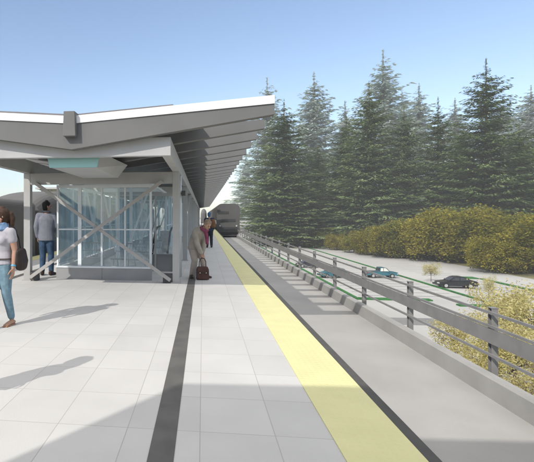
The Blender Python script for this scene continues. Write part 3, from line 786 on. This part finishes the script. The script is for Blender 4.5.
# ------------------------------------------------------------------ people
def remesh(o, vox=.008, sm=6):
    r = o.modifiers.new('r', 'REMESH'); r.mode = 'VOXEL'; r.voxel_size = vox; r.use_smooth_shade = True
    s_ = o.modifiers.new('s', 'SMOOTH'); s_.factor = .5; s_.iterations = sm
    return o
def bent_hand(mb, wrist, d, nrm, side, curl=.5, k=1.):
    """palm plus four fingers and thumb; d = direction of hand, nrm = palm side, side = towards the thumb"""
    d = V(d).normalized(); nrm = V(nrm); nrm = (nrm - d*nrm.dot(d)).normalized(); sdv = V(side); sdv = (sdv - d*sdv.dot(d) - nrm*sdv.dot(nrm)).normalized()
    w = V(wrist)
    mb.sweep([w, w+d*.035*k, w+d*.08*k], [(.024*k,.018*k),(.037*k,.016*k),(.039*k,.013*k)], side=sdv, n=10)
    for i, (off, ln) in enumerate(((.029,.068),(.010,.078),(-.010,.072),(-.029,.056))):
        p = w + d*.082*k + sdv*off*k; pts = [p - d*.01]; a = .12
        for j, seg in enumerate((.45,.32,.23)):
            a += curl*(.55+.12*i)
            dv = d*math.cos(a) + nrm*math.sin(a); p = p + dv*ln*seg*k; pts.append(p)
        mb.sweep(pts, [.0098*k,.0095*k,.0088*k,.0075*k], n=8)
    p = w + d*.02*k + sdv*.028*k; pts = [p]
    for dv, l in ((d*.6+sdv*.75+nrm*.2,.034),(d*.85+sdv*.35+nrm*.35,.03),(d*.9+sdv*.0+nrm*.45,.024)):
        p = p + dv.normalized()*l*k; pts.append(p)
    mb.sweep(pts, [.0125*k,.0115*k,.010*k,.0085*k], n=8)
def add_head(t, mb, neck_top, fwd, up, skin_m, k=1.):
    f = V(fwd).normalized(); u = V(up).normalized(); f = (f-u*f.dot(u)).normalized(); r = f.cross(u).normalized()
    o = V(neck_top)  # chin level centre line
    def W(a,b,c): return o + r*a*k + f*b*k + u*c*k
    rings = [(.0,.026,.030,.052),(.014,.040,.050,.038),(.045,.058,.074,.016),(.085,.068,.087,.004),(.125,.0745,.096,-.006),(.165,.073,.095,-.008),(.198,.059,.078,-.008),(.219,.034,.045,-.008)]
    mb.sweep([W(0,b,z) for z,_,_,b in rings], [(a*k,c*k) for _,a,c,_ in rings], side=r, n=18)
    mb.sweep([W(0,.090,.125),W(0,.104,.095),W(0,.112,.082)],[.008*k,.012*k,.013*k], n=8)                  # nose
    for s_ in (-1,1): mb.sweep([W(s_*.072,-.004,.075),W(s_*.080,-.012,.100),W(s_*.078,-.018,.122)],[(.007*k,.012*k),(.008*k,.017*k),(.006*k,.012*k)], side=r, n=8)
    for s_ in (-1,1):
        e = MB(); e.ball(W(s_*.030,.086,.112), .0095*k, n=8, m=6); e.build('eye', M['eye'], t, smooth=True)
        e = MB(); e.sweep([W(s_*.018,.093,.130),W(s_*.046,.083,.130)],[.003*k,.0025*k], n=6); e.build('eyebrow', M['eye'], t, smooth=True)
    e = MB(); e.sweep([W(-.022,.083,.050),W(0,.094,.051),W(.022,.083,.050)],[.004*k,.006*k,.004*k], n=6); e.build('mouth', M['lip'], t, smooth=True)
    return W
def limb(mb, j, r, n=12):
    """joint polyline with muscle rings in between"""
    pts = []; rr = []
    for i in range(len(j)-1):
        a, b_ = V(j[i]), V(j[i+1]); pts += [a, a.lerp(b_,.35)]; rr += [r[i], r[i]*1.04*.65+r[i+1]*.36]
    pts.append(V(j[-1])); rr.append(r[-1]); mb.sweep(pts, rr, n=n)

def hair_cap(W, t, m, k=1., back=True, name='hair'):
    h = MB()
    h.sweep([W(0,-.030,.060),W(0,-.026,.10),W(0,-.018,.145),W(0,-.012,.180),W(0,-.010,.212),W(0,-.010,.232)],
            [(.066*k,.072*k),(.078*k,.084*k),(.083*k,.098*k),(.081*k,.100*k),(.064*k,.082*k),(.034*k,.046*k)], side=(W(1,0,0)-W(0,0,0)), n=18)
    return h
def mk_person(name, label, loc, rz, J, top, bottoms, shoes, hairm, skinm, hand=None, headdir=(0,-1,0), headup=(0,0,1), k=1., female=False, sleeve=1., trouser=1., jacket=False, shoe_h=.05, sandals=False):
    t = empty(name, loc, rz); tag(t, label, 'person')
    sp = J['spine']; sdv = J['side']          # spine: pelvis, waist, chest, neckbase, necktop
    hw = J.get('hw', (.155,.125,.165,.06) if female else (.165,.15,.19,.065)); dp = (.105,.088,.105,.055) if female else (.11,.105,.12,.06)
    # body
    mb = MB()
    mb.sweep([sp[0],sp[1],sp[2],V(sp[2]).lerp(V(sp[3]),.7),sp[3]], [(hw[0]*k,dp[0]*k),(hw[1]*k,dp[1]*k),(hw[2]*k,dp[2]*k),(hw[2]*.62*k,dp[2]*.72*k),(hw[3]*k,dp[3]*k)], side=sdv, n=18)
    mb.sweep([sp[3],sp[4]], [.056*k,.052*k], n=12)
    for s_ in ('L','R'):
        limb(mb, J['arm'+s_], [.052*k,.040*k,.026*k]); limb(mb, J['leg'+s_], [.085*k,.055*k,.036*k])
        a = V(J['leg'+s_][2]); tdir = V(J['toe'+s_]) - a; tdir.z = 0; tdir.normalize()
        heel = V((a.x,a.y,max(.03,a.z-.055))) - tdir*.045*k; toe = V(J['toe'+s_])
        mb.sweep([heel, heel.lerp(toe,.5)+V((0,0,.012)), toe], [(.030*k,.028*k),(.038*k,.028*k),(.038*k,.018*k)], side=tdir.cross(V((0,0,1))), n=10)
        h = J['hand'+s_]; bent_hand(mb, J['arm'+s_][2], h[0], h[1], h[2], h[3] if len(h)>3 else .45, k)
    W = add_head(t, mb, sp[4], headdir, headup, skinm, k)
    remesh(mb.build('body', skinm, t), .0075, 3)
    # top
    ex = .022 if jacket else .014
    c = MB(); hem = V(sp[0]) + (V(sp[0])-V(sp[1])).normalized()*(.10 if jacket else .02)
    c.sweep([hem,sp[0],sp[1],sp[2],V(sp[2]).lerp(V(sp[3]),.72),V(sp[2]).lerp(V(sp[3]),.95)], [(hw[0]*k+ex+(.012 if jacket else 0),dp[0]*k+ex+.012),(hw[0]*k+ex+.004,dp[0]*k+ex+.006),(hw[1]*k+ex,dp[1]*k+ex),(hw[2]*k+ex,dp[2]*k+ex),(hw[2]*.64*k+ex,dp[2]*.72*k+ex),(.07*k,.068*k)], side=sdv, n=18, cap=False)
    for s_ in ('L','R'):
        a = J['arm'+s_]
        if sleeve >= 1:
            e = V(a[1]).lerp(V(a[2]), .93); limb(c, [a[0],a[1],e], [.052*k+ex+.006,.040*k+ex+.008,.030*k+ex])
        else:
            e = V(a[0]).lerp(V(a[1]), sleeve); c.sweep([a[0],e], [.052*k+ex,.050*k+ex], n=12)
        sh = V(sp[2]).lerp(V(sp[3]),.6); c.sweep([sh, a[0]], [.070*k+ex*.5,.052*k+ex], n=12)
    if female:
        ch = V(sp[2]); ff = V(J.get('front',(0,-1,0))); sv = V(sdv).normalized()
        for q in (-1,1): c.ball(ch + sv*q*.075*k + ff*.075*k + V((0,0,-.03)), .065*k, .06*k, .065*k)
    remesh(c.build('jacket' if jacket else 'shirt', top, t), .010, 5)
    # trousers
    c = MB(); c.sweep([V(sp[0])+V((0,0,-.05)),sp[0],V(sp[0]).lerp(V(sp[1]),.45)], [(hw[0]*k+.004,dp[0]*k+.006),(hw[0]*k+.010,dp[0]*k+.010),(hw[0]*.93*k+.008,dp[0]*.93*k+.008)], side=sdv, n=16)
    for s_ in ('L','R'):
        l = J['leg'+s_]; e = V(l[1]).lerp(V(l[2]), trouser); w_ = .012 if female else .022
        limb(c, [l[0],l[1],e], [.085*k+w_,.055*k+w_,.038*k+w_])
    remesh(c.build('trousers', bottoms, t), .010, 5)
    for s_ in ('L','R'):
        a = V(J['leg'+s_][2]); toe = V(J['toe'+s_]); tdir = toe-a; tdir.z = 0; tdir.normalize(); sv = tdir.cross(V((0,0,1)))
        heel = V((a.x,a.y,max(.032,a.z-.052))) - tdir*.05*k; c = MB()
        if sandals:
            z = heel.z-.03
            c.sweep([V((heel.x,heel.y,z)), V((toe.x,toe.y,max(.008,z)))+tdir*.02], [(.036*k,.010),(.045*k,.009)], side=sv, n=12)
            md = heel.lerp(toe,.68); c.sweep([md+sv*.046*k+V((0,0,-.02)), md+V((0,0,.03)), md-sv*.046*k+V((0,0,-.02))], [.008,.008,.008], n=6)
        else:
            c.sweep([heel+V((0,0,.05)), heel, ], [(.040*k,.040*k),(.042*k,.036*k)], side=sv, n=12)
            c.sweep([heel, heel.lerp(toe,.5)+V((0,0,.014)), toe+tdir*.02], [(.040*k,.036*k),(.047*k,.036*k),(.045*k,.024*k)], side=sv, n=12)
        remesh(c.build('sandal' if sandals else 'shoe', shoes, t), .008, 3)
    return t, W

HAIRB = mat('brown_hair', (.050,.026,.016), .6, .3, 25); HAIRK = mat('black_hair', (.012,.010,.009), .6, .3, 25); HAIRG = mat('grey_blond_hair', (.30,.22,.16), .6, .25, 25)
TEE = mat('lilac_tee', (.42,.41,.45), .85, .06, 6, .3, 60); DEN1 = mat('light_denim', (.17,.27,.34), .85, .15, 20, .3, 120); DEN2 = mat('blue_denim', (.045,.085,.15), .85, .25, 12, .3, 120)
BLZ = mat('grey_blazer', (.20,.21,.25), .85, .1, 8, .3, 100); SCARF = mat('blue_scarf', (.16,.26,.42), .85, .35, 14, .5, 60); BAGB = mat('dark_leather', (.03,.022,.02), .5, .2, 10)
BEI = mat('beige_wool', (.38,.34,.29), .9, .12, 7, .4, 60); BEI2 = mat('beige_trousers', (.47,.41,.36), .9, .1, 7, .3, 60); PINK = mat('magenta_scarf', (.22,.05,.10), .85, .3, 14, .4, 60)
MAR = mat('maroon_leather', (.085,.040,.032), .5, .2, 8); NAVY = mat('navy_coat', (.03,.045,.09), .85, .2, 8); ORG = mat('tan_pack', (.20,.10,.05), .8, .15, 8); SAND = mat('tan_sandal', (.36,.20,.12), .6, .1, 8); BRN = mat('brown_shoe', (.05,.03,.022), .5, .1, 8)
WCH = mat('blue_watch', (.12,.35,.50), .4, .05, 8); CAPB = mat('blue_cap', (.07,.16,.30), .8, .1, 8); DKT = mat('dark_trousers', (.03,.035,.045), .85, .1, 8)

# woman walking towards the viewer at the left edge (local -Y = towards the viewer)
Jw = dict(side=(1,0,0), front=(0,-1,0), spine=[(0,0,.86),(0,.01,1.02),(0,0,1.20),(0,.01,1.335),(0,-.005,1.375)],
    armL=[(.165,.0,1.285),(.205,.03,1.03),(.225,-.03,.80)], armR=[(-.165,.0,1.285),(-.21,.04,1.03),(-.22,-.06,.81)],
    handL=((.02,-.12,-1),(-1,-.1,0),(0,-1,0),.30), handR=((0,-.2,-1),(1,0,0),(0,-1,0),.30),
    legL=[(.075,0,.84),(.085,.0,.46),(.085,.11,.09)], legR=[(-.075,0,.84),(-.02,-.13,.46),(.03,-.17,.085)],
    toeL=(.095,-.03,.022), toeR=(.02,-.32,.022))
wom, W = mk_person('person', 'woman in lilac tee and light jeans walking, blue scarf and brown ponytail, at left edge', (-2.73,5.85,0), R(-16), Jw, TEE, DEN1, SAND, HAIRB, M['skin2'], headdir=(-.75,-.65,-.05), female=True, sleeve=.42, trouser=.92, sandals=True)
h = hair_cap(W, wom, HAIRB)
h.sweep([W(0,-.08,.165),W(0,-.125,.155),W(0,-.145,.09),W(0,-.14,.0),W(0,-.125,-.07)],[(.030,.030),(.045,.040),(.052,.045),(.042,.036),(.014,.012)], n=12)
for sx in (-1,1): h.sweep([W(sx*.055,.045,.185),W(sx*.074,.02,.14),W(sx*.076,-.02,.09)],[(.012,.02),(.012,.022),(.010,.02)], n=8)
remesh(h.build('hair', HAIRB, wom), .008, 3)
c = MB()
for i in range(3):
    z = 1.335 + .022*i; pts = [(math.cos(a)*(.095-.012*i), math.sin(a)*(.085-.010*i)-.005, z+.012*math.sin(a*2+i)) for a in [2*math.pi*q/14 for q in range(15)]]
    c.sweep(pts, [.026]*15, n=8)
c.sweep([(-.03,-.09,1.32),(-.02,-.135,1.24),(-.03,-.14,1.14)],[(.05,.024),(.06,.018),(.035,.012)], side=(1,0,0), n=10)
remesh(c.build('scarf', SCARF, wom), .009, 3)
c = MB(); c.sweep([(.245,.10,1.02),(.25,.11,.88),(.25,.11,.80)],[(.05,.10),(.06,.13),(.05,.11)], side=(1,0,0), n=12); bg = remesh(c.build('shoulder_bag', BAGB, wom), .010, 4)
c = MB(); c.sweep([(.20,.02,1.345),(.235,.07,1.2),(.245,.10,1.05)],[.010]*3, n=6); c.sweep([(.155,-.03,1.355),(.19,.0,1.355),(.20,.02,1.345)],[.010]*3, n=6); c.build('strap', BAGB, bg, smooth=True)
c = MB(); c.tube((.2225,-.018,.845),(.2245,-.026,.822),.034,n=12); c.build('watch', WCH, wom)
c = MB(); c.sweep([(math.cos(a)*.172, math.sin(a)*.125, .925) for a in [2*math.pi*q/20 for q in range(21)]], [(.006,.016)]*21, side=(0,0,1), n=6); c.build('belt', BRN, wom)

# man in blazer, seen from behind (local -Y faces viewer, he faces +Y)
Jm = dict(side=(1,0,0), spine=[(0,0,.98),(0,0,1.16),(0,.02,1.40),(0,.01,1.575),(0,.02,1.62)],
    armL=[(.20,.02,1.51),(.235,.06,1.22),(.17,.24,1.10)], armR=[(-.20,.02,1.51),(-.255,-.02,1.22),(-.235,.04,.96)],
    handL=((-.4,.9,0),(0,0,-1),(-1,0,0),.4), handR=((0,.15,-1),(1,0,0),(0,1,0),.5),
    legL=[(.09,0,.96),(.105,.02,.53),(.12,-.01,.095)], legR=[(-.09,0,.96),(-.10,.02,.53),(-.11,-.01,.095)],
    toeL=(.16,.17,.03), toeR=(-.14,.17,.03))
man, W = mk_person('person', 'man in grey blazer and blue jeans standing with his back turned beside the glass room', (-3.93,11.0,0), R(6), Jm, BLZ, DEN2, BRN, HAIRK, M['skin2'], headdir=(.80,.60,-.05), k=1.10, jacket=True, trouser=.97)
h = hair_cap(W, man, HAIRK, 1.08); remesh(h.build('hair', HAIRK, man), .008, 3)
c = MB(); c.sweep([(-.078,.06,1.60),(-.07,-.05,1.615),(0,-.085,1.62),(.07,-.05,1.615),(.078,.06,1.60)],[(.018,.02)]*5, n=8); remesh(c.build('collar', BLZ, man), .008, 2)

# bending traveller (local: leans towards +X and the viewer)
Jb = dict(side=(.45,-.1,0), front=(.8,-.5,-.3), hw=(.155,.15,.17,.065), spine=[(-.10,.0,.80),(-.07,-.01,.96),(.02,-.05,1.12),(.12,-.10,1.20),(.165,-.13,1.195)],
    armL=[(-.09,-.15,1.10),(-.04,-.20,.84),(.06,-.24,.61)], armR=[(.12,.08,1.10),(.13,.0,.86),(.085,-.13,.62)],
    handL=((.15,-.05,-1),(.6,.6,0),(.8,-.4,0),.75), handR=((0,-.3,-1),(-.5,-.6,0),(.8,-.5,0),.75),
    legL=[(-.16,-.03,.79),(-.10,-.10,.43),(-.17,-.0,.095)], legR=[(-.05,.05,.79),(.10,.0,.43),(.13,.06,.095)],
    toeL=(-.16,-.16,.03), toeR=(.27,-.03,.03))
Jb['side'] = (.55,.83,0)
Jb['side'] = (.60,.75,0)
ben, W = mk_person('person', 'person in beige coat bending down to pick up a maroon bag beside the dark band', (-.10,10.95,0), R(0), Jb, BEI, BEI2, BRN, HAIRG, M['skin'], headdir=(.55,-.70,-.5), headup=(.35,-.30,.85), jacket=True, trouser=.97)
h = hair_cap(W, ben, HAIRG); remesh(h.build('hair', HAIRG, ben), .008, 3)
c = MB(); c.sweep([(.06,-.20,1.20),(.16,-.23,1.14),(.19,-.235,.98),(.20,-.23,.84)],[(.04,.025),(.05,.03),(.045,.022),(.04,.015)], side=(1,0,0), n=10)
c.sweep([(.05,-.16,1.22),(.12,-.02,1.26),(.19,-.03,1.22),(.21,-.15,1.16),(.16,-.22,1.14)],[.034]*5, n=8)
remesh(c.build('scarf', PINK, ben), .009, 3)
# bag
bgb = (-.01,10.67,0)
bag = empty('travel_bag', bgb, R(8)); bag.scale = (.90,.90,1.06); tag(bag, 'maroon leather travel bag on the platform, gripped by the bending person', 'bag')
mb = MB(); mb.prism([(-.165,.012),(.165,.012),(.155,.23),(.125,.29),(-.125,.29),(-.155,.23)], 'y', -.085, .085); recalc(mb.build('body', MAR, bag, bevel=.015))
mb = MB(); mb.prism([(-.158,.17),(.158,.17),(.145,.235),(.12,.298),(-.12,.298),(-.145,.235)], 'y', -.097, -.07); recalc(mb.build('flap', MAR, bag, bevel=.008))
for x in (-.08,.08):
    mb = MB(); mb.box(x-.014,x+.014,-.104,-.096,.13,.22); s_ = mb.build('strap', BRN, bag); mb = MB(); mb.box(x-.012,x+.012,-.109,-.1045,.15,.175); mb.build('buckle', RIM, s_)
mb = MB(); mb.sweep([(-.09,0,.29),(-.085,0,.40),(-.04,0,.475),(.04,0,.475),(.085,0,.40),(.09,0,.29)],[.011]*6, n=8); mb.build('handle', BRN, bag, smooth=True)

# standing figure further along the platform, seen from behind
Js = dict(side=(1,0,0), spine=[(0,0,.88),(0,0,1.04),(0,.01,1.25),(0,.0,1.40),(0,.01,1.445)],
    armL=[(.17,.0,1.345),(.21,.02,1.08),(.20,.14,.88)], armR=[(-.17,.0,1.345),(-.21,0,1.08),(-.21,.06,.84)],
    handL=((0,.4,-1),(-1,0,0),(0,1,0),.5), handR=((0,.15,-1),(1,0,0),(0,1,0),.5),
    legL=[(.08,0,.86),(.09,.03,.48),(.10,-.02,.09)], legR=[(-.08,0,.86),(-.09,.03,.48),(-.10,-.06,.09)],
    toeL=(.12,.15,.03), toeR=(-.12,.11,.03))
st, W = mk_person('person', 'person in navy coat and blue cap standing far along the platform near the yellow strip', (.30,21.6,0), R(0), Js, NAVY, DKT, BRN, HAIRB, M['skin'], headdir=(.4,.9,0), jacket=True, trouser=.97)
h = hair_cap(W, st, CAPB); remesh(h.build('cap', CAPB, st), .009, 3)
c = MB(); c.sweep([(.16,-.16,1.30),(.17,-.17,1.14),(.17,-.17,1.0)],[(.10,.06),(.13,.08),(.12,.075)], side=(1,0,0), n=12); remesh(c.build('backpack', ORG, st), .012, 4)

# walker just outside the left edge, whose shadow enters the picture
Jo = dict(Jw)
off, W = mk_person('person', 'person walking just outside the left edge, only their shadow in the picture', (-2.4,2.95,0), R(35), Jo, TEE, DEN2, BRN, HAIRB, M['skin'], headdir=(0,-1,0), female=True, sleeve=.42, trouser=.95)
h = hair_cap(W, off, HAIRB); remesh(h.build('hair', HAIRB, off), .009, 3)

# ------------------------------------------------------------------ haze
HAZE = .00065
if HAZE:
    mb = MB(); mb.box(-700, 700, -400, 900, GZ-12, 95)
    hm = bpy.data.materials.new('haze_air'); hm.use_nodes = True; nt = hm.node_tree; nt.nodes.remove(nt.nodes['Principled BSDF'])
    pv = nt.nodes.new('ShaderNodeVolumePrincipled'); pv.inputs['Color'].default_value = (.95,.97,1,1); pv.inputs['Density'].default_value = HAZE; pv.inputs['Anisotropy'].default_value = -.35
    nt.links.new(pv.outputs[0], nt.nodes['Material Output'].inputs['Volume'])
    tag(mb.build('haze', hm), kind='stuff')
